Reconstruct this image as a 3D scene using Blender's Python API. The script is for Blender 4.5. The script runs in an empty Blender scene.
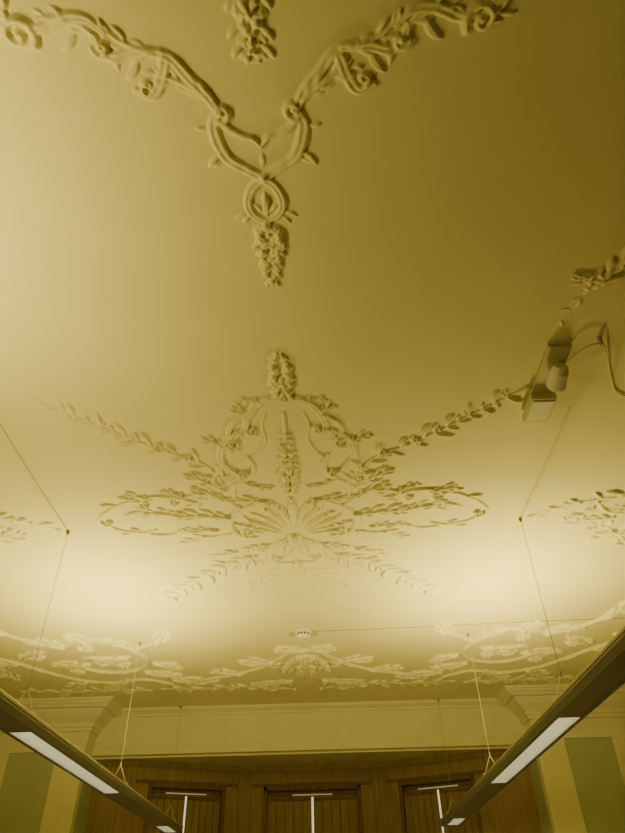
import bpy, bmesh, math, random
import numpy as np
from mathutils import Vector, Matrix
random.seed(7)
CZ=4.1          # ceiling height
HS=.62          # relief depth scale
scene=bpy.context.scene
COL=scene.collection

# ---------------------------------------------------------------- materials
def newmat(name,col,rough=.6,spec=.3,metal=0,noise=0,nscale=5,bump=0,bscale=40,stretch=None):
    m=bpy.data.materials.new(name); m.use_nodes=True
    nt=m.node_tree; b=nt.nodes['Principled BSDF']
    b.inputs['Base Color'].default_value=(*col,1); b.inputs['Roughness'].default_value=rough
    b.inputs['Specular IOR Level'].default_value=spec; b.inputs['Metallic'].default_value=metal
    tc=nt.nodes.new('ShaderNodeTexCoord'); mp=nt.nodes.new('ShaderNodeMapping')
    nt.links.new(tc.outputs['Object'],mp.inputs['Vector'])
    if stretch: mp.inputs['Scale'].default_value=stretch
    if noise:
        n=nt.nodes.new('ShaderNodeTexNoise'); n.inputs['Scale'].default_value=nscale; n.inputs['Detail'].default_value=5
        r=nt.nodes.new('ShaderNodeValToRGB')
        r.color_ramp.elements[0].position=.3; r.color_ramp.elements[1].position=.7
        r.color_ramp.elements[0].color=(*[c*(1-noise) for c in col],1)
        r.color_ramp.elements[1].color=(*[min(1,c*(1+noise*.5)) for c in col],1)
        nt.links.new(mp.outputs[0],n.inputs['Vector']); nt.links.new(n.outputs[0],r.inputs[0]); nt.links.new(r.outputs[0],b.inputs['Base Color'])
    if bump:
        n=nt.nodes.new('ShaderNodeTexNoise'); n.inputs['Scale'].default_value=bscale; n.inputs['Detail'].default_value=6
        bp=nt.nodes.new('ShaderNodeBump'); bp.inputs['Strength'].default_value=bump; bp.inputs['Distance'].default_value=.01
        nt.links.new(mp.outputs[0],n.inputs['Vector']); nt.links.new(n.outputs[0],bp.inputs['Height']); nt.links.new(bp.outputs[0],b.inputs['Normal'])
    return m
def emat(name,col,s):
    m=bpy.data.materials.new(name); m.use_nodes=True; b=m.node_tree.nodes['Principled BSDF']
    b.inputs['Base Color'].default_value=(*col,1); b.inputs['Emission Color'].default_value=(*col,1); b.inputs['Emission Strength'].default_value=s
    return m
PL=newmat('ceiling_plaster',(.79,.73,.47),.75,.2,noise=.05,nscale=1.3,bump=.15,bscale=9)
ORN=newmat('ornament_plaster',(.80,.74,.48),.75,.2)
WALL=newmat('wall_cream',(.78,.74,.55),.7,.2,noise=.05,nscale=3)
SIDE=newmat('wall_side_paint',(.50,.47,.36),.75,.2,noise=.05,nscale=3)
GREEN=newmat('panel_pale_green',(.46,.51,.40),.7,.2,noise=.06,nscale=3)
WOOD=newmat('brown_wood',(.34,.25,.14),.5,.3,noise=.25,nscale=6,stretch=(6,6,.5))
DWOOD=newmat('dark_wood',(.19,.13,.075),.5,.3,noise=.3,nscale=6,stretch=(6,6,.5))
ALU=newmat('fixture_grey',(.34,.35,.36),.45,.5)
DARK=newmat('fixture_dark',(.14,.14,.14),.5,.3)
LOUV=newmat('louvre_aluminium',(.8,.8,.77),.3,.5,metal=.6)
WIRE=newmat('steel_wire',(.40,.37,.28),.5,.4)
PAINTED=newmat('painted_cable',(.62,.55,.36),.6,.3)
CABLE=newmat('grey_cable',(.25,.22,.16),.5,.4)
WHITE=newmat('white_plastic',(.80,.77,.66),.4,.5)
BEIGE=newmat('beige_metal',(.56,.51,.38),.5,.4)
CARP=newmat('carpet',(.15,.13,.10),.95,.1,noise=.3,nscale=60)
DIFF=emat('lamp_diffuser',(1,.92,.54),2.0)
OFFD=newmat('unlit_diffuser',(.7,.67,.5),.4,.4)
SLIT=emat('window_daylight',(.95,.93,.62),.75)
SLIT2=emat('window_daylight_dim',(.8,.76,.45),.2)

# ---------------------------------------------------------------- helpers
class Build:
    def __init__(s): s.v=[];s.f=[];s.m=[];s.mats=[]
    def mi(s,mat):
        if mat not in s.mats: s.mats.append(mat)
        return s.mats.index(mat)
    def box(s,x0,x1,y0,y1,z0,z1,mat,M=None):
        b=len(s.v)
        P=[(x0,y0,z0),(x1,y0,z0),(x1,y1,z0),(x0,y1,z0),(x0,y0,z1),(x1,y0,z1),(x1,y1,z1),(x0,y1,z1)]
        if M is not None: P=[tuple(M@Vector(p)) for p in P]
        s.v+=P; k=s.mi(mat)
        for f in [(0,3,2,1),(4,5,6,7),(0,1,5,4),(1,2,6,5),(2,3,7,6),(3,0,4,7)]:
            s.f.append(tuple(b+i for i in f)); s.m.append(k)
    def prism(s,prof,a,bb,mat):
        n=len(prof); b=len(s.v)
        for y in (a,bb):
            for (x,z) in prof: s.v.append((x,y,z))
        k=s.mi(mat)
        for i in range(n):
            j=(i+1)%n; s.f.append((b+i,b+j,b+n+j,b+n+i)); s.m.append(k)
        s.f.append(tuple(b+i for i in range(n))[::-1]); s.m.append(k)
        s.f.append(tuple(b+n+i for i in range(n))); s.m.append(k)
    def sweep(s,path,prof,mat,side=1):
        n=len(path); dirs=[]
        for i in range(n-1):
            d=Vector((path[i+1][0]-path[i][0],path[i+1][1]-path[i][1])).normalized(); dirs.append(d)
        b=len(s.v); k=s.mi(mat); L=len(prof)
        for i in range(n):
            d0=dirs[max(0,i-1)]; d1=dirs[min(n-2,i)]
            n0=Vector((-d0.y,d0.x))*side; n1=Vector((-d1.y,d1.x))*side
            mt=(n0+n1); mt=mt/max(.2,(1+n0.dot(n1)))
            for (d,z) in prof: s.v.append((path[i][0]+mt.x*d,path[i][1]+mt.y*d,z))
        for i in range(n-1):
            for j in range(L-1):
                a=b+i*L+j; s.f.append((a,a+1,a+L+1,a+L)); s.m.append(k)
    def cyl(s,p0,p1,r0,r1,mat,n=16,caps=True):
        p0=Vector(p0);p1=Vector(p1);d=(p1-p0).normalized()
        u=d.orthogonal().normalized();w=d.cross(u); b=len(s.v); k=s.mi(mat)
        for p,r in ((p0,r0),(p1,r1)):
            for i in range(n):
                a=2*math.pi*i/n; s.v.append(tuple(p+u*math.cos(a)*r+w*math.sin(a)*r))
        for i in range(n):
            j=(i+1)%n; s.f.append((b+i,b+j,b+n+j,b+n+i)); s.m.append(k)
        if caps:
            s.f.append(tuple(b+i for i in range(n))[::-1]); s.m.append(k)
            s.f.append(tuple(b+n+i for i in range(n))); s.m.append(k)
    def tube(s,pts,r,mat,n=8):
        for a,b in zip(pts[:-1],pts[1:]): s.cyl(a,b,r,r,mat,n)
    def obj(s,name,parent=None,bevel=0,smooth=False,loc=None):
        me=bpy.data.meshes.new(name); me.from_pydata(s.v,[],s.f)
        for m in s.mats: me.materials.append(m)
        me.polygons.foreach_set('material_index',s.m)
        me.update()
        bm=bmesh.new(); bm.from_mesh(me); bmesh.ops.recalc_face_normals(bm,faces=bm.faces); bm.to_mesh(me); bm.free()
        o=bpy.data.objects.new(name,me); COL.objects.link(o)
        if parent: o.parent=parent
        if bevel:
            bv=o.modifiers.new('bevel','BEVEL'); bv.width=bevel; bv.segments=2; bv.limit_method='ANGLE'
        return o
def empty(name,loc=(0,0,0)):
    e=bpy.data.objects.new(name,None); e.location=loc; COL.objects.link(e); return e

# ---------------------------------------------------------------- relief engine (plaster ornament heightfield, real geometry)
def catmull(P,n=8):
    P=[np.array(p,float) for p in P]
    if len(P)<3:
        return [P[0]+(P[-1]-P[0])*t for t in np.linspace(0,1,n+1)]
    Q=[2*P[0]-P[1]]+P+[2*P[-1]-P[-2]]; out=[]
    for i in range(1,len(Q)-2):
        for k in range(n):
            t=k/n
            out.append(.5*((2*Q[i])+(-Q[i-1]+Q[i+1])*t+(2*Q[i-1]-5*Q[i]+4*Q[i+1]-Q[i+2])*t*t+(-Q[i-1]+3*Q[i]-3*Q[i+1]+Q[i+2])*t**3))
    out.append(P[-1]); return out
class Relief:
    def __init__(s,x0,x1,y0,y1,res):
        s.x0,s.y0,s.res=x0,y0,res
        s.nx=int((x1-x0)/res)+1; s.ny=int((y1-y0)/res)+1
        s.X=x0+np.arange(s.nx)*res; s.Y=y0+np.arange(s.ny)*res
        s.H=np.zeros((s.nx,s.ny)); s.sym=True; s.rs=1.0; s.jit=random.Random(3); s.lf=1.0
    def stroke(s,pts,r,a,prof='round',n=6,raw=False):
        P=pts if raw else catmull(pts,n)
        s._st(P,r,a,prof)
        if s.sym:
            j=s.jit; ox,oy=j.uniform(-.007,.007),j.uniform(-.007,.007); k=j.uniform(.85,1.12)
            a2=[v*k for v in a] if isinstance(a,(list,tuple)) else a*k
            s._st([np.array((-p[0]+ox,p[1]+oy)) for p in P],r,a2,prof)
    def _st(s,P,r,a,prof):
        P=np.array(P); m=len(P); t=np.linspace(0,1,m)
        R=np.interp(t,np.linspace(0,1,len(r)),r) if isinstance(r,(list,tuple)) else np.full(m,r)
        A=np.interp(t,np.linspace(0,1,len(a)),a) if isinstance(a,(list,tuple)) else np.full(m,a)
        R=R*s.rs
        mr=R.max()*1.1
        i0=max(0,int((P[:,0].min()-mr-s.x0)/s.res)); i1=min(s.nx,int((P[:,0].max()+mr-s.x0)/s.res)+2)
        j0=max(0,int((P[:,1].min()-mr-s.y0)/s.res)); j1=min(s.ny,int((P[:,1].max()+mr-s.y0)/s.res)+2)
        if i1<=i0 or j1<=j0: return
        XX,YY=np.meshgrid(s.X[i0:i1],s.Y[j0:j1],indexing='ij')
        bq=np.full(XX.shape,9.); ba=np.zeros(XX.shape)
        for k in range(m-1):
            d=P[k+1]-P[k]; L2=float(d@d)+1e-12
            u=np.clip(((XX-P[k,0])*d[0]+(YY-P[k,1])*d[1])/L2,0,1)
            dd=np.hypot(XX-P[k,0]-u*d[0],YY-P[k,1]-u*d[1])
            q=dd/(R[k]+(R[k+1]-R[k])*u+1e-6)
            w=q<bq; bq[w]=q[w]; ba[w]=(A[k]+(A[k+1]-A[k])*u)[w]
        inside=bq<1
        h=np.where(inside,ba*np.power(np.clip(1-bq**2,0,1),.8),0)
        if prof=='groove': h*=1-.5*np.exp(-(bq/.42)**2)
        elif prof=='leaf': h*=(1-.35*np.exp(-(bq/.25)**2))
        S=s.H[i0:i1,j0:j1]
        s.H[i0:i1,j0:j1]=np.maximum(S,h)+.15*np.minimum(S,h)
    def blob(s,x,y,r,a):
        s.stroke([(x,y),(x+1e-3,y)],r,a,n=1)
    def leaf(s,x,y,ang,L,w,a,curl=.5,prof='leaf'):
        pts=[];px,py=x,y;N=7
        for i in range(N+1):
            pts.append((px,py)); aa=ang+curl*(i/N); px+=math.cos(aa)*L/N; py+=math.sin(aa)*L/N
        s.stroke([np.array(p) for p in pts],[w*.35,w*.8,w,w*.8,w*.2],[a*.5,a*.8,a,a*1.05,a*.6],prof,raw=True)
        return pts
    def acanthus(s,x,y,ang,L,w,a,curl=.8,lobes=4):
        w*=s.lf
        pts=[];px,py=x,y;N=10;an=[]
        for i in range(N+1):
            pts.append((px,py)); aa=ang+curl*(i/N)**1.3; an.append(aa); px+=math.cos(aa)*L/N; py+=math.sin(aa)*L/N
        s.stroke([np.array(p) for p in pts],[w*.16,w*.2,w*.15,w*.08],[a,a*.9,a*.8,a*.6],raw=True)
        for l in range(lobes):
            t=(l+.5)/lobes; i=int(t*N); wl=w*math.sin(math.pi*(.15+.75*t))*s.jit.uniform(.75,1.25)
            for sd in (-1,1):
                s.leaf(pts[i][0],pts[i][1],an[i]+sd*s.jit.uniform(.7,1.1),wl*1.25,wl*.175,a*s.jit.uniform(.65,1.1),-sd*1.0)
        s.leaf(pts[-2][0],pts[-2][1],an[-1],w*.6,w*.14,a*.9,curl*.8)
    def spiral(s,x,y,r0,a0,turns,dr,w,a):
        pts=[];N=int(22*turns)+4
        for i in range(N+1):
            t=i/N; rr=r0*(1-t)**.9+w*.25*t; aa=a0+dr*turns*2*math.pi*t
            pts.append(np.array((x+rr*math.cos(aa),y+rr*math.sin(aa))))
        s.stroke(pts,[w,w*.8,w*.65],[a,a,a*1.1],raw=True); s.blob(x,y,w*1.1,a*1.2)
    def garland(s,path,L,w,a,step=.07,stem=.010,grow=True):
        P=catmull(path,14); P=np.array(P); d=np.r_[0,np.cumsum(np.hypot(*(P[1:]-P[:-1]).T))]
        s.stroke(list(P),[stem*1.2,stem,stem*.6],[a*.6,a*.5,a*.45],raw=True)
        n=int(d[-1]/step)
        for i in range(n):
            dd=(i+.5)*step; x=np.interp(dd,d,P[:,0]); y=np.interp(dd,d,P[:,1])
            x2=np.interp(dd+.01,d,P[:,0]); y2=np.interp(dd+.01,d,P[:,1])
            if dd+.01>d[-1]: continue
            an=math.atan2(y2-y,x2-x); sd=1 if i%2 else -1
            k=(1.2-.45*dd/d[-1])*random.uniform(.75,1.2) if grow else random.uniform(.8,1.2)
            s.leaf(x,y,an+sd*random.uniform(.85,1.3),L*k,w*k,a*random.uniform(.8,1.1),-sd*random.uniform(.1,1.2))
            if random.random()<.55: s.leaf(x,y,an-sd*random.uniform(.8,1.4),L*k*.7,w*k*.75,a*.8,sd*random.uniform(.2,1.2))
            if random.random()<.3: s.blob(x+random.uniform(-.04,.04),y+random.uniform(-.04,.04),w*.8,a*.9)
        s.leaf(P[-2][0],P[-2][1],math.atan2(*(P[-1]-P[-3])[::-1]),L*.6,w*.6,a*.8,.3)
    def bunch(s,pts_w,a,seed=1,leafL=.05):
        rnd=random.Random(seed); (y0,y1,x0,wf)=pts_w
        n=int((y1-y0)/.03)
        for i in range(n):
            t=(i+.5)/n; w=wf(t); y=y0+(y1-y0)*t
            for sd in (-1,1) :
                xx=x0+sd*w*rnd.uniform(.1,.8)
                r=rnd.uniform(.35,.5)*max(w,.02)*.75; aa=rnd.uniform(0,6.3); r2=r*rnd.uniform(.6,1.6)
                s.stroke([(xx,y),(xx+r2*math.cos(aa),y+r2*math.sin(aa))],[r,r*.7],a*rnd.uniform(.6,1.2),'leaf',n=2)
            if i%2==0:
                for sd in (-1,1): s.leaf(x0+sd*w*.5,y,math.pi/2-sd*rnd.uniform(.3,1.3),leafL*(.6+w/.09*.7),leafL*.22,a*.7,sd*.7)
    def flower(s,x,y,r,a,n=6,rot=0):
        for i in range(n):
            aa=rot+i*2*math.pi/n
            s.stroke([(x+r*.3*math.cos(aa),y+r*.3*math.sin(aa)),(x+r*.72*math.cos(aa),y+r*.72*math.sin(aa))],[r*.16,r*.3],a,'leaf',n=2)
        s.blob(x,y,r*.26,a*1.2)
    def build(s,name,soften=1,hs=None):
        H=s.H*(hs or HS)
        rng=np.random.default_rng(5); N=rng.random((s.nx//6+3,s.ny//6+3))
        ii=np.arange(s.nx)/6; jj=np.arange(s.ny)/6; i0=ii.astype(int); j0=jj.astype(int); fi=(ii-i0)[:,None]; fj=(jj-j0)[None,:]
        nn=(N[i0][:,j0]*(1-fi)*(1-fj)+N[i0+1][:,j0]*fi*(1-fj)+N[i0][:,j0+1]*(1-fi)*fj+N[i0+1][:,j0+1]*fi*fj)
        H=H*(.72+.5*nn)
        for _ in range(soften):
            K=H.copy(); K[1:-1,1:-1]=(H[1:-1,1:-1]*4+H[:-2,1:-1]+H[2:,1:-1]+H[1:-1,:-2]+H[1:-1,2:])/8; H=K
        msk=H>.0006
        cell=msk[:-1,:-1]|msk[1:,:-1]|msk[:-1,1:]|msk[1:,1:]
        used=np.zeros(H.shape,bool); used[:-1,:-1]|=cell; used[1:,:-1]|=cell; used[:-1,1:]|=cell; used[1:,1:]|=cell
        idx=-np.ones(H.shape,int); idx[used]=np.arange(used.sum())
        I,J=np.nonzero(used)
        V=np.c_[s.X[I],s.Y[J],CZ-H[I,J]+.0005]
        ci,cj=np.nonzero(cell)
        F=np.c_[idx[ci,cj],idx[ci,cj+1],idx[ci+1,cj+1],idx[ci+1,cj]]
        me=bpy.data.meshes.new(name)
        me.vertices.add(len(V)); me.vertices.foreach_set('co',V.ravel())
        me.loops.add(F.size); me.loops.foreach_set('vertex_index',F.ravel().astype(np.int32))
        me.polygons.add(len(F)); me.polygons.foreach_set('loop_start',np.arange(0,F.size,4,dtype=np.int32))
        me.polygons.foreach_set('loop_total',np.full(len(F),4,dtype=np.int32))
        me.update(calc_edges=True); me.validate()
        me.polygons.foreach_set('use_smooth',[True]*len(me.polygons))
        me.materials.append(ORN)
        o=bpy.data.objects.new(name,me); COL.objects.link(o)
        return o
pi=math.pi
# ============ upper ornament (V-shaped frame tip with figure-of-eight strapwork)
R=Relief(-1.35,1.35,.3,2.1,.0045); a=.036; R.lf=.85
R.stroke([(.165,1.16),(.178,1.20),(.165,1.27),(.135,1.33),(.08,1.37),(0,1.42),(-.055,1.47),(-.078,1.54),(-.055,1.60),(-.01,1.625)],[.024,.028,.025,.022,.020,.016],[a,a*1.1,a,a],'groove')
R.stroke([(.165,1.16),(.12,1.205),(.07,1.235),(.03,1.245),(0,1.285)],[.018,.018,.013,.006],a*.9)
R.spiral(.14,1.135,.038,1.2,1.1,1,.016,a)
R.leaf(.17,1.31,.5,.08,.014,a*.8,.7); R.leaf(.20,1.20,.2,.05,.012,a*.6,-.8); R.leaf(.16,1.34,.1,.05,.010,a*.6,.9)
R.leaf(.075,1.585,.1,.07,.011,a*.7,.7); R.leaf(.07,1.61,.5,.05,.010,a*.7,.7)
R.leaf(0,1.60,-pi/2-.01,.11,.018,a*.9,0); R.leaf(0.01,1.59,-pi/2+.6,.07,.014,a*.8,.3); R.leaf(0,1.37,-pi/2,.06,.012,a*.4,0)
R.blob(0,1.415,.022,a*1.1)
R.bunch((1.64,1.98,0,lambda t:.072*(1-t)**.6*(.55+.45*math.sin(min(1,t*3)*pi/2))+.005),a*1.2,3,.055)
R.flower(0,1.69,.055,a*1.2,6,.3); R.leaf(.0,1.93,pi/2,.07,.014,a,0)
# arms
arm=[(.15,1.13),(.19,1.06),(.245,1.0),(.30,.93),(.38,.905)]
R.stroke(arm,[.02,.024,.016],[a,a,a*.8],'groove')
R.stroke([(.32,.95),(.35,1.02),(.39,1.07),(.45,1.05)],[.024,.024,.012],a,'groove'); R.spiral(.405,1.03,.028,1,.9,-1,.011,a)
R.stroke([(.33,.92),(.42,.915),(.5,.93),(.55,.90),(.56,.85)],[.016,.024,.014],a,'groove')
R.stroke([(.52,.85),(.58,.80),(.66,.80),(.74,.83),(.80,.80)],[.012,.024,.017],a,'groove')
R.spiral(.54,.90,.034,0,1,1,.013,a)
R.acanthus(.18,1.10,-.75,.24,.09,a*.8,.6,4)
R.acanthus(.36,.92,-.25,.20,.08,a*.8,-.7,3)
R.acanthus(.56,.85,-.6,.20,.08,a*.8,.9,3)
R.acanthus(.74,.82,.2,.16,.09,a*.8,-.9,3)
R.leaf(.43,.93,1.3,.10,.018,a*.8,-.9);R.leaf(.48,.90,.9,.09,.014,a*.7,.9);R.leaf(.62,.83,1.2,.10,.018,a*.8,-.9)
R.spiral(.82,.84,.06,2.5,1.3,1,.018,a*1.1); R.spiral(.86,.73,.04,-1,1.2,1,.015,a)
R.acanthus(.86,.74,-1.0,.35,.10,a,.6,5)
R.stroke([(.86,.78),(.98,.66),(1.05,.53),(1.05,.35)],[.018,.022,.018],a,'groove')
# flower drop inside frame
R.bunch((.60,.97,0,lambda t:.055*(1-t)**.5+.008),a,9,.055)
R.flower(0,.80,.055,a*1.1,6,.1); R.flower(0,.70,.05,a*1.1,5,.6)
for k in (.74,.84,.90): R.leaf(.03,k,.5,.07,.014,a*.8,.7)
R.build('plaster_ceiling_ornament',hs=.68)

# ============ main ornament (large centre cartouche with garlands and wings)
R=Relief(-1.65,1.65,2.35,5.9,.0055); a=.042; R.lf=.85
R.bunch((2.47,2.86,0,lambda t:.014+.056*math.sin(pi*min(1,.1+t*.8))),a*1.1,5,.06)
R.flower(.01,2.70,.055,a*1.1,6,.2)
# C-scroll frame
R.stroke([(.03,2.86),(.11,2.86),(.19,2.93),(.24,3.03),(.25,3.14),(.20,3.19)],[.016,.026,.024,.014],a,'groove'); R.spiral(.21,3.14,.038,0,1.1,1,.013,a)
R.stroke([(.24,3.0),(.33,3.08),(.36,3.18),(.33,3.24)],[.012,.02,.012],a,'groove')
R.stroke([(.30,3.16),(.38,3.22),(.43,3.34),(.44,3.48),(.37,3.6),(.30,3.66)],[.016,.026,.028,.022,.014],a,'groove')
R.spiral(.35,3.27,.048,1,1.2,1,.014,a); R.spiral(.31,3.64,.048,1,1.2,-1,.014,a)
R.stroke([(.12,2.98),(.15,3.1),(.14,3.25),(.19,3.38),(.26,3.46)],[.006,.008,.006],a*.5)
R.stroke([(.27,3.42),(.24,3.55),(.29,3.68),(.40,3.78),(.42,3.92)],[.012,.018,.015],a*.8,'groove')
R.acanthus(.27,3.15,.9,.26,.09,a*.8,.6,4); R.acanthus(.42,3.30,-.9,.15,.08,a*.8,.9,3); R.acanthus(.43,3.48,1.2,.32,.11,a*.9,-.9,4)
R.acanthus(.22,2.98,-.9,.12,.06,a*.8,1.1,3); R.acanthus(.32,3.72,2.4,.22,.08,a*.8,.9,3)
R.acanthus(.13,2.88,-.5,.13,.06,a*.7,.9,2)
# centre stalk
R.bunch((3.16,3.88,0,lambda t:.012+.045*math.sin(pi*min(1,.05+t*.8))),a,8,.065)
R.stroke([(0,2.98),(0,3.25)],[.006,.010],a*.6)
# radiating leaf palmette
for i in range(7):
    an=-pi/2+i*.215+.001
    L=(.50,.45,.46,.40,.41,.34,.32)[i]
    cx,cy=0.02*math.cos(an),4.52
    c0,s0=math.cos(an),math.sin(an)
    R.stroke([(cx+.12*c0,cy+.12*s0),(cx+L*.6*c0+.012*s0,cy+L*.6*s0),(cx+L*c0,cy+L*s0)],[.007,.016,.024,.014],[a*.4,a*.8,a*1.1],'leaf',n=4)
    R.leaf(cx+L*c0,cy+L*s0,an,.09,.014,a*.8,.9 if i%2 else -.6)
R.stroke([(.16,3.98),(.30,4.03),(.43,4.16),(.49,4.32),(.44,4.48),(.30,4.52)],[.012,.022,.024,.022,.012],a*1.0,'groove')
R.spiral(.36,4.45,.055,-1,1.2,1,.015,a); R.spiral(.17,4.02,.035,1,1.1,-1,.012,a)
R.acanthus(.20,3.98,-.2,.28,.09,a*.8,.6,4); R.acanthus(.45,4.3,2.6,.22,.09,a*.7,.7,3)
# mask and lower leaves
R.stroke([(0,4.54),(0,4.70)],[.055,.045,.03],[a*1.2,a*1.3,a],n=4); R.leaf(.02,4.6,1.2,.28,.022,a*1.1,.4); R.leaf(.05,4.55,.6,.3,.026,a*1.1,.8)
R.stroke([(.08,4.62),(.16,4.72),(.22,4.85),(.16,4.97),(.06,4.98),(.0,5.05)],[.014,.018,.014],a*.9,'groove'); R.spiral(.15,4.9,.035,0,1,-1,.011,a*.9)
R.acanthus(0.001,4.95,pi/2,.32,.10,a*.8,0,4); R.acanthus(.2,4.85,.9,.25,.10,a*.8,-.9,3); R.acanthus(.22,4.65,.2,.26,.11,a*.9,.8,4)
R.flower(.30,4.72,.055,a,6,0)
# long garlands
R.garland([(.46,3.80),(.50,3.62),(.60,3.46),(.81,3.33),(1.03,3.16),(1.26,2.97),(1.43,2.83)],.13,.018,a,.085,.008)
R.acanthus(.46,3.82,-.8,.32,.12,a,.3,4); R.flower(.66,3.44,.045,a,6,.3); R.flower(.86,3.30,.035,a,6,.1)
# wings
R.stroke([(.40,4.07),(.50,3.94),(.64,3.87),(.78,3.91),(.88,3.98)],[.02,.024,.02,.012],a,'groove',n=8)
R.stroke([(.74,3.96),(.88,3.90),(1.02,3.89),(1.12,3.95)],[.012,.02,.018,.010],a,'groove',n=8)
R.stroke([(1.06,3.96),(1.18,3.94),(1.34,4.03),(1.48,4.18),(1.43,4.27)],[.010,.016,.014,.010],a*.9,'groove',n=8)
R.stroke([(1.44,4.26),(1.36,4.35),(1.20,4.40),(1.08,4.36)],[.008,.015,.010],a*.9,'groove',n=8)
R.stroke([(1.14,4.42),(1.0,4.44),(.86,4.39),(.74,4.42)],[.010,.017,.012],a*.9,'groove',n=8)
R.stroke([(.82,4.46),(.66,4.50),(.52,4.47),(.42,4.50)],[.010,.02,.016],a*.9,'groove',n=8)
R.spiral(1.42,4.23,.045,0,1.2,1,.011,a); R.spiral(.86,3.97,.034,0,1.1,1,.011,a); R.spiral(1.08,4.0,.034,0,1.1,1,.010,a)
R.acanthus(.50,3.95,-1.0,.26,.10,a,1.0,3); R.acanthus(.78,3.90,-.9,.18,.08,a*.9,1.0,3); R.acanthus(1.02,3.92,-.6,.20,.08,a*.9,.9,3)
R.acanthus(.48,4.20,-.2,.40,.15,a,.3,4); R.acanthus(.86,4.15,-.35,.32,.12,a*.9,.6,4); R.acanthus(.60,4.40,-.2,.32,.09,a*.8,.4,4)
R.acanthus(.72,4.48,.8,.22,.09,a*.8,-.9,3); R.acanthus(.62,3.9,1.0,.2,.08,a*.7,-.8,3)
R.leaf(1.15,3.93,-.7,.12,.016,a*.8,.9); R.leaf(1.3,4.0,-.5,.12,.016,a*.8,.9); R.leaf(1.25,4.40,.5,.12,.016,a*.8,-.9); R.leaf(1.2,4.38,-.9,.1,.014,a*.8,.9)
R.leaf(1.1,4.07,.2,.2,.02,a*.8,.4)
# lower sprays
R.garland([(.34,4.86),(.50,4.99),(.66,5.07),(.84,5.22),(1.02,5.40),(1.27,5.68)],.19,.026,a*1.1,.10,.011)
R.acanthus(.34,4.84,.5,.32,.13,a,.5,4); R.flower(.56,5.02,.05,a,6,.3); R.acanthus(.5,4.75,.3,.28,.11,a*.9,.7,3)
R.garland([(.12,5.1),(.24,5.25),(.38,5.33),(.5,5.5)],.12,.019,a*.6,.09,.008)
R.build('plaster_ceiling_ornament.001',hs=.66)

# ============ side-wall ornaments (same family, facing in from the side walls)
def side_orn(sd):
    R=Relief(min(sd*1.75,sd*3.6),max(sd*1.75,sd*3.6),3.0,6.0,.008); R.sym=False; a=.042
    def P(L): return [(sd*x,y) for x,y in L]
    def A(x,y,an,L,w,aa,c,l):
        if sd<0: an=pi-an; c=-c
        R.acanthus(sd*x,y,an,L,w,aa,c,l)
    R.garland(P([(2.6,4.05),(2.35,4.08),(2.1,4.16),(1.86,4.30)]),.14,.022,a,.08,.011)
    R.garland(P([(2.8,4.85),(2.62,4.62),(2.44,4.49),(2.15,4.38)]),.14,.022,a,.08,.011)
    R.stroke(P([(2.3,4.12),(2.4,4.25),(2.55,4.3),(2.7,4.22),(2.72,4.08)]),[.014,.02,.014],a,'groove')
    A(2.5,4.35,2.9,.35,.12,a,.6,4); A(2.75,4.1,2.4,.35,.12,a,.6,4); A(2.75,4.6,3.0,.35,.12,a,-.6,4); A(2.3,4.2,2.0,.2,.09,a,.9,3)
    R.stroke(P([(3.1,3.9),(2.85,4.0),(2.8,4.2),(2.95,4.4),(2.8,4.6),(2.9,4.8),(3.1,4.9)]),[.022,.022,.022],a,'groove')
    R.flower(sd*2.95,4.4,.12,a*1.3,8)
    R.garland(P([(3.0,5.0),(3.1,5.3),(3.2,5.6)]),.13,.022,a,.08,.012)
    return R.build('plaster_ceiling_ornament.%03d'%(2 if sd>0 else 3),hs=.7)
side_orn(1); side_orn(-1)
def spray(sd,nm):
    R=Relief(min(sd*1.35,sd*2.4),max(sd*1.35,sd*2.4),1.4,2.5,.006); R.sym=False; a=.034
    def P(L): return [(sd*x,y) for x,y in L]
    def A(x,y,an,L,w,aa,c,l):
        if sd<0: an=pi-an; c=-c
        R.acanthus(sd*x,y,an,L,w,aa,c,l)
    A(1.62,2.06,-1.2,.28,.10,a,.7,4); A(1.70,1.9,-.9,.25,.09,a,-.7,4); A(1.6,1.98,2.6,.1,.06,a,.6,3)
    R.garland(P([(1.58,2.1),(1.66,1.95),(1.74,1.86),(1.9,1.75),(2.05,1.55)]),.09,.016,a,.06,.009)
    R.garland(P([(1.58,2.1),(1.52,2.22),(1.49,2.36)]),.05,.009,a*.5,.08,.005)
    R.flower(sd*1.64,2.02,.045,a*1.2,6)
    return R.build(nm)
spray(1,'plaster_ceiling_ornament.004'); spray(-1,'plaster_ceiling_ornament.005')

# ============ far border: corner clusters and centre festoon
R=Relief(-4.3,4.3,5.8,8.7,.010); a=.055
R.stroke([(0,7.14),(.15,7.18),(.30,7.40),(.45,7.6),(.62,7.75),(.85,7.9),(1.1,8.0),(1.35,8.1),(1.6,8.05)],[.02,.026,.026,.022,.02],a,'groove',n=8)
R.spiral(.35,7.55,.07,0,1.2,1,.02,a); R.acanthus(.02,7.12,-.3,.3,.14,a,.6,4); R.acanthus(.4,7.5,-.3,.35,.15,a,.7,4); R.acanthus(.8,7.85,-.4,.35,.14,a,.7,4)
R.acanthus(.1,7.35,1.2,.5,.15,a,.3,5); R.flower(0,7.4,.11,a,8); R.acanthus(.001,7.5,pi/2,.6,.2,a*.8,0,6)
R.garland([(.15,8.55),(.5,8.45),(.9,8.4),(1.4,8.45),(1.8,8.4)],.2,.026,a*.8,.14,.013,False)
R.acanthus(.2,8.2,.4,.5,.16,a*.8,-.4,5); R.acanthus(1.1,8.1,.5,.4,.15,a*.8,-.5,4)
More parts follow.
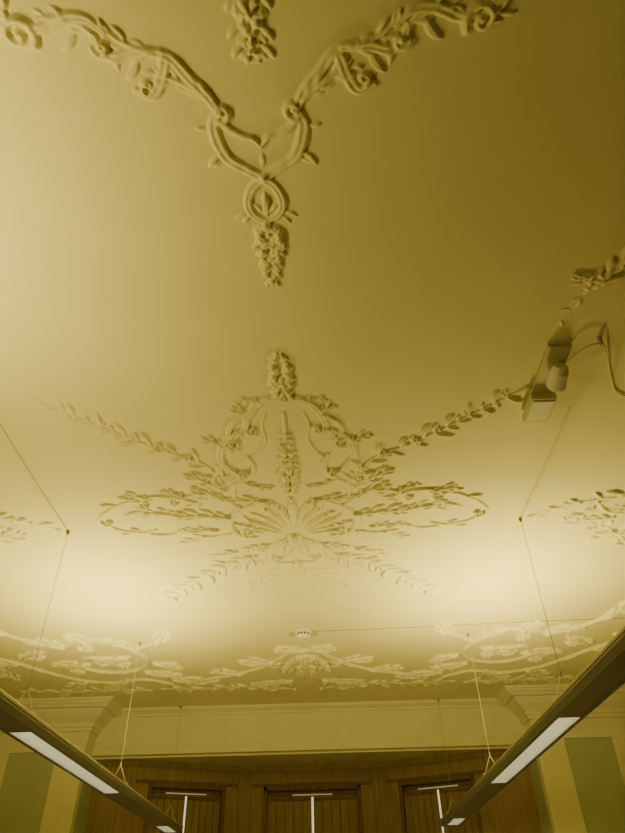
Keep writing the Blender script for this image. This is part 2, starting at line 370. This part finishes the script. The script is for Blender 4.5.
R.stroke([(1.5,6.62),(1.65,6.8),(1.85,6.95),(2.0,6.75),(2.2,6.66),(2.45,6.72),(2.64,6.80),(2.85,6.70),(3.05,6.5),(3.2,6.2),(3.35,5.95)],[.02,.03,.026,.026,.02],a,'groove',n=8)
R.stroke([(1.9,7.0),(1.8,7.3),(1.95,7.6),(2.3,7.7),(2.6,7.5),(2.5,7.2),(2.25,7.2)],[.02,.03,.02],a,'groove',n=8); R.spiral(2.3,7.3,.10,0,1.4,1,.022,a)
R.stroke([(1.7,8.2),(2.0,8.0),(2.4,8.1),(2.8,7.95),(3.1,7.6),(3.3,7.3),(3.6,7.0)],[.022,.03,.026],a,'groove',n=8)
for (x,y,an,L,w,c) in [(1.6,6.75,-2.3,.3,.12,.8),(1.85,6.95,-1,.4,.14,.8),(2.3,6.75,-1.2,.3,.12,.8),(2.6,6.8,-.6,.4,.14,.7),(3.1,6.4,-.9,.4,.14,-.7),
    (2.0,7.2,.3,.4,.15,.5),(2.5,7.4,-.2,.45,.16,.6),(1.9,7.7,2.4,.4,.14,.8),(2.2,8.0,1.0,.4,.14,-.7),(2.7,8.0,.6,.4,.14,.6),(3.3,7.3,.1,.4,.14,-.7),(1.75,7.4,2.6,.35,.12,-.7),(2.9,6.95,.4,.35,.12,.6),(3.4,6.9,-.5,.4,.15,.6),(1.65,8.0,2.7,.35,.13,.6)]:
    R.acanthus(x,y,an,L,w*1.2,a,c,4)
for (x,y) in [(2.1,7.4),(2.7,7.6),(3.0,7.1),(2.4,6.9)]: R.flower(x,y,.09,a*1.1,6,x)
R.garland([(2.0,8.45),(2.5,8.4),(3.0,8.45),(3.6,8.35)],.2,.026,a*.8,.14,.013,False)
R.garland([(3.5,7.9),(3.7,7.3),(3.8,6.6),(3.75,6.0)],.19,.03,a*.9,.12,.015,False)
R.build('plaster_ceiling_border',hs=.85)

# ---------------------------------------------------------------- room shell
XW=4.75; YB=-4.5; YF=9.0
b=Build(); b.box(-XW-.2,XW+.2,YB-.2,11.2,CZ,CZ+.2,PL); b.obj('ceiling')
b=Build(); b.box(-XW-.2,XW+.2,YB-.2,11.2,-.15,0,CARP); b.obj('floor')
b=Build(); b.box(-XW-.2,-XW,YB,11,0,CZ,SIDE); b.obj('wall_left')
b=Build(); b.box(XW,XW+.2,YB,11,0,CZ,SIDE); b.obj('wall_right')
b=Build(); b.box(-XW,XW,YB-.2,YB,0,CZ,SIDE); b.obj('wall_back')
b=Build()
SZ=3.53   # soffit height
for s in (-1,1):
    x0,x1=sorted((s*2.9,s*XW)); b.box(x0,x1,YF,11.0,0,CZ,WALL)
b.box(-2.9,2.9,9.3,11.0,SZ,CZ,WALL)
for s in (-1,1):
    def bx(xa,xb,ya,yb,za,zb,m):
        xa,xb=sorted((s*xa,s*xb)); b.box(xa,xb,ya,yb,za,zb,m)
    bx(2.9,3.27,8.965,YF,0,3.62,WALL); bx(3.88,4.2,8.965,YF,0,3.62,WALL); bx(3.27,3.88,8.965,YF,3.52,3.62,WALL); bx(3.27,3.88,8.965,YF,0,.9,WALL)
    bx(3.27,3.88,8.985,YF,.9,3.52,GREEN)
    bx(4.2,XW,8.985,YF,.9,3.52,GREEN)
    bx(2.885,2.9,9.05,9.5,.3,3.45,GREEN)
b.obj('wall_front',bevel=.006)
prof=[(0,.34),(.035,.335),(.04,.30),(.06,.285),(.06,.25),(.09,.22),(.15,.17),(.19,.12),(.20,.10),(.25,.095),(.27,.07),(.30,.05),(.31,.03),(.335,.03),(.335,0)]
prof=[(d,CZ-z) for d,z in prof]
b=Build()
b.sweep([(-XW,YB),(-XW,YF),(-2.9,YF),(-2.9,9.3)],prof,WALL,-1)
b.sweep([(XW,YB),(XW,YF),(2.9,YF),(2.9,9.3)],prof,WALL,1)
b.sweep([(-XW,YB),(XW,YB)],prof,WALL,1)
b.obj('trim_1')
b=Build()
p2=[(0,CZ-.10),(.02,CZ-.095),(.02,CZ-.07),(.05,CZ-.05),(.08,CZ-.035),(.08,CZ)]
b.sweep([(-2.6,9.3),(2.6,9.3)],p2,WALL,-1)
p3=[(0,SZ+.10),(.02,SZ+.09),(.02,SZ-.0),(-.05,SZ-.01),(-.05,SZ-.03),(-.12,SZ-.03)]
b.sweep([(-2.9,9.3),(2.9,9.3)],p3,WALL,-1)
b.obj('trim_2')
for nm,pth,sd in (('baseboard_left',[(-XW,YB),(-XW,8.96),(-2.9,8.96)],-1),('baseboard_right',[(XW,YB),(XW,8.96),(2.9,8.96)],1)):
    b=Build(); b.sweep(pth,[(0,.2),(.02,.18),(.03,0)],WALL,sd); b.obj(nm)

# ---------------------------------------------------------------- wood-panelled window bay
bay=[(-2.9,9.5),(-2.35,9.62),(-1.05,10.15),(-.85,10.2),(.85,10.2),(1.05,10.15),(2.35,9.62),(2.9,9.5)]
ZT=3.26
def facet(b,p,q,za,zb,off,th,mat,s0=0,s1=1):
    p=Vector((p[0],p[1],0));q=Vector((q[0],q[1],0)); d=(q-p); L=d.length; d.normalize()
    M=Matrix(((d.x,-d.y,0,p.x),(d.y,d.x,0,p.y),(0,0,1,0),(0,0,0,1)))
    b.box(L*s0,L*s1,off,off+th,za,zb,mat,M)
b=Build()
for i,(p,q) in enumerate(zip(bay[:-1],bay[1:])):
    if i in (1,3,5):
        facet(b,p,q,ZT,SZ,0,.12,WOOD); facet(b,p,q,0,.5,0,.12,WOOD)
        facet(b,p,q,SZ-.08,SZ,-.03,.03,WOOD); facet(b,p,q,ZT-.0,ZT+.04,-.025,.025,DWOOD)
    else:
        facet(b,p,q,0,SZ,0,.12,WOOD); facet(b,p,q,SZ-.08,SZ,-.03,.03,WOOD)
        for (sa,sb) in ((.0,.12),(.88,1)): facet(b,p,q,0,SZ-.08,-.02,.02,WOOD,sa,sb)
b.box(-2.9,2.9,10.35,10.4,0,SZ,DWOOD)
b.obj('wall_bay',bevel=.004)
for wi,i in enumerate((1,3,5)):
    p,q=bay[i],bay[i+1]; b=Build()
    L=(Vector(q)-Vector(p)).length
    def F(xa,xb,za,zb,off,th,m): facet(b,p,q,za,zb,off,th,m,xa/L,xb/L)
    m0=.17
    F(0,m0,.5,ZT,-.01,.13,WOOD);F(L-m0,L,.5,ZT,-.01,.13,WOOD)
    F(m0,m0+.05,.5,ZT,-.03,.15,DWOOD);F(L-m0-.05,L-m0,.5,ZT,-.03,.15,DWOOD);F(m0,L-m0,ZT-.05,ZT,-.03,.15,DWOOD)
    g=.014; c=L/2; e=m0+.05
    F(e,c-g,.5,ZT-.12,.04,.03,WOOD);F(c+g,L-e,.5,ZT-.12,.04,.03,WOOD)
    F(e+.03,c-g-.02,ZT-.17,ZT-.13,.02,.03,DWOOD);F(c+g+.02,L-e-.03,ZT-.17,ZT-.13,.02,.03,DWOOD)
    for k in range(1,5):
        for (xa,xb) in ((e,c-g),(c+g,L-e)):
            xx=xa+(xb-xa)*k/5; F(xx-.005,xx+.005,.5,ZT-.17,.032,.012,DWOOD)
    F(e,L-e,.5,ZT-.12,.09,.02,SLIT)
    F(e,L-e,ZT-.12,ZT-.05,.06,.04,DWOOD)
    F(c-.28,c+.28,ZT-.105,ZT-.09,.05,.012,SLIT2)
    b.obj('window_%d'%(wi+1),bevel=.003)

# ---------------------------------------------------------------- linear pendant lights
LIGHTCOL=(1,.805,.20)
def uplight(x,y,L,W,z,par,name,up=True,pw=.14):
    ld=bpy.data.lights.new(name,'AREA'); ld.shape='RECTANGLE'; ld.size=pw; ld.size_y=L; ld.energy=W; ld.color=LIGHTCOL if up else (1,.84,.32)
    o=bpy.data.objects.new(name,ld); COL.objects.link(o); o.parent=par
    o.location=(x,y,z)
    if up: o.rotation_euler=(pi,0,0)
    return o
ZB=2.66; ZTOP=2.75
def pendant(sx,segs,nm):
    E=empty(nm)
    x=sx; zb=ZB; zt=ZTOP
    b=Build()
    ya,yb=-2.2,9.5
    b.prism([(x-.125,zb+.035),(x-.10,zb),(x-.075,zb),(x-.075,zt),(x-.095,zt),(x-.12,zt-.02)],ya,yb,ALU)
    b.prism([(x+.125,zb+.035),(x+.10,zb),(x+.075,zb),(x+.075,zt),(x+.095,zt),(x+.12,zt-.02)],ya,yb,ALU)
    b.box(x-.075,x+.075,ya,yb,zb+.045,zb+.06,DARK)
    for sd in (-1,1):
        b.box(x+sd*.122-.004,x+sd*.122+.004,ya,yb,zb+.045,zb+.052,DARK)
    ys=sorted(segs); cur=ya
    for (y0,y1,on) in ys:
        b.box(x-.075,x+.075,cur,y0,zb+.004,zb+.016,ALU); cur=y1
    b.box(x-.075,x+.075,cur,yb,zb+.004,zb+.016,ALU)
    b.box(x-.125,x+.125,ya-.02,ya,zb,zt,DARK); b.box(x-.125,x+.125,yb,yb+.02,zb,zt,DARK)
    b.obj('body',E)
    b=Build()
    for (y0,y1,on) in ys:
        b.box(x-.07,x+.07,y0,y1,zb+.035,zb+.043,DIFF if on else OFFD)
    b.obj('diffuser',E)
    b=Build()
    for (y0,y1,on) in ys:
        n=int((y1-y0)/.05)
        for i in range(n+1):
            y=y0+(y1-y0)*i/n; b.box(x-.072,x+.072,y-.003,y+.003,zb+.002,zb+.032,LOUV)
        for xx in (-.072,.069): b.box(x+xx,x+xx+.003,y0,y1,zb+.002,zb+.034,LOUV)
    b.obj('louvre',E)
    b=Build()
    for y in (-.5,1.9,4.35,6.77,9.2):
        b.cyl((x,y,CZ),(x,y,zt+.17),.0020,.0020,WIRE,6); b.cyl((x,y,CZ),(x,y,CZ-.03),.016,.009,CABLE,12)
        b.cyl((x,y,zt+.19),(x,y,zt+.15),.006,.006,WIRE,8)
        for sd in (-1,1): b.cyl((x,y,zt+.17),(x+sd*.085,y,zt-.01),.0025,.0025,LOUV,6); b.cyl((x+sd*.085,y,zt+.02),(x+sd*.085,y,zt-.03),.008,.008,LOUV,8)
    b.obj('suspension_wires',E)
    return E
EL=pendant(-1.77,[(-.1,2.1,True),(4.4,6.62,True),(8.85,9.4,True)],'linear_pendant_light')
ER=pendant(1.77,[(-.1,2.1,False),(4.4,6.62,True),(8.85,9.4,True)],'linear_pendant_light.001')
uplight(-1.77,5.5,1.3,92,ZTOP+.01,EL,'uplight_lamp_1')
uplight(-1.77,1.35,1.9,52,ZTOP+.01,EL,'uplight_lamp_2')
uplight(1.77,5.5,1.3,92,ZTOP+.01,ER,'uplight_lamp_1')
for (x,E,n) in ((-1.77,EL,'a'),(1.77,ER,'b')):
    uplight(x,5.5,2.1,28,ZB-.002,E,'downlight_lamp_'+n,False)
    uplight(x,9.1,.5,5,ZB-.002,E,'downlight_far_'+n,False)
uplight(-1.77,1.0,2.1,14,ZB-.002,EL,'downlight_lamp_c',False)
# ---------------------------------------------------------------- smoke detector
b=Build(); y=6.6
b.cyl((0,y,CZ),(0,y,CZ-.022),.095,.095,WHITE,32); b.cyl((0,y,CZ-.022),(0,y,CZ-.045),.074,.07,DARK,32)
for i in range(12):
    t=2*pi*i/12; b.cyl((.076*math.cos(t),y+.076*math.sin(t),CZ-.02),(.07*math.cos(t),y+.07*math.sin(t),CZ-.048),.007,.007,WHITE,6)
b.cyl((0,y,CZ-.045),(0,y,CZ-.075),.08,.055,WHITE,32); b.cyl((.03,y,CZ-.073),(.03,y,CZ-.08),.006,.006,DARK,8)
b.obj('smoke_detector',bevel=.002)
b=Build(); pts=[(.07,6.58,CZ-.004)]+[(.07+(XW-.42)*t,6.58-.18*t+.01*math.sin(t*9),CZ-.004) for t in np.linspace(.05,1,20)]
b.tube(pts,.0035,WIRE,6); b.obj('ceiling_cable')
for i,sd in enumerate((-1,1)):
    b=Build(); b.tube([(sd*1.77,4.35,CZ-.003),(sd*1.775,3.7,CZ-.003),(sd*1.765,3.0,CZ-.003)],.004,PAINTED,6); b.obj('ceiling_cable.%03d'%(i+1))
# ---------------------------------------------------------------- ceiling spotlight with backplate
def spot(sd,nm):
    b=Build()
    x=sd*1.55
    b.box(x-.065,x+.065,2.46,3.0,CZ-.022,CZ,BEIGE)
    b.box(x-.075,x+.075,2.84,3.06,CZ-.07,CZ-.022,BEIGE)
    b.box(x-.065,x+.065,2.86,3.04,CZ-.077,CZ-.07,WHITE)
    b.cyl((x+.02,2.64,CZ-.02),(x+.02,2.64,CZ-.06),.02,.02,BEIGE,16)
    b.cyl((x+.02,2.60,CZ-.075),(x+.02,2.70,CZ-.10),.05,.055,WHITE,28); b.cyl((x+.02,2.695,CZ-.099),(x+.02,2.715,CZ-.106),.045,.04,BEIGE,28)
    b.cyl((x+.02,2.565,CZ-.066),(x+.02,2.60,CZ-.075),.035,.05,WHITE,28)
    pts=[np.array(p) for p in [(x+sd*.05,2.6,CZ-.03),(x+sd*.08,2.50,CZ-.05),(x+sd*.14,2.43,CZ-.05),(x+sd*.22,2.44,CZ-.04),(x+sd*.30,2.58,CZ-.02),(x+sd*.38,2.74,CZ-.01),(x+sd*.50,2.90,CZ-.008),(x+sd*.9,3.0,CZ-.006)]]
    b.tube([tuple(p) for p in catmull(pts,6)],.0045,PAINTED,8)
    b.cyl((x+sd*.205,2.425,CZ),(x+sd*.205,2.425,CZ-.05),.014,.010,WIRE,12)
    b.obj(nm,bevel=.004)
spot(1,'ceiling_spotlight')

# ---------------------------------------------------------------- world + camera
w=bpy.data.worlds.new('room_world'); scene.world=w; w.use_nodes=True
w.node_tree.nodes['Background'].inputs[0].default_value=(.9,.75,.4,1); w.node_tree.nodes['Background'].inputs[1].default_value=.05
Yc=Vector((17.5,-521.5,-631.7)).normalized(); Zc=Vector((-19.5,764.5,-631.7)).normalized(); Xc=Yc.cross(Zc)
Rm=Matrix((Xc,Yc,Zc))
cd=bpy.data.cameras.new('camera'); cam=bpy.data.objects.new('camera',cd); COL.objects.link(cam)
M=Rm.to_4x4(); M.translation=Vector((.19,0,1.6)); cam.matrix_world=M
cd.sensor_fit='VERTICAL'; cd.sensor_height=24; cd.lens=24*631.7/833; cd.clip_start=.05
scene.camera=cam
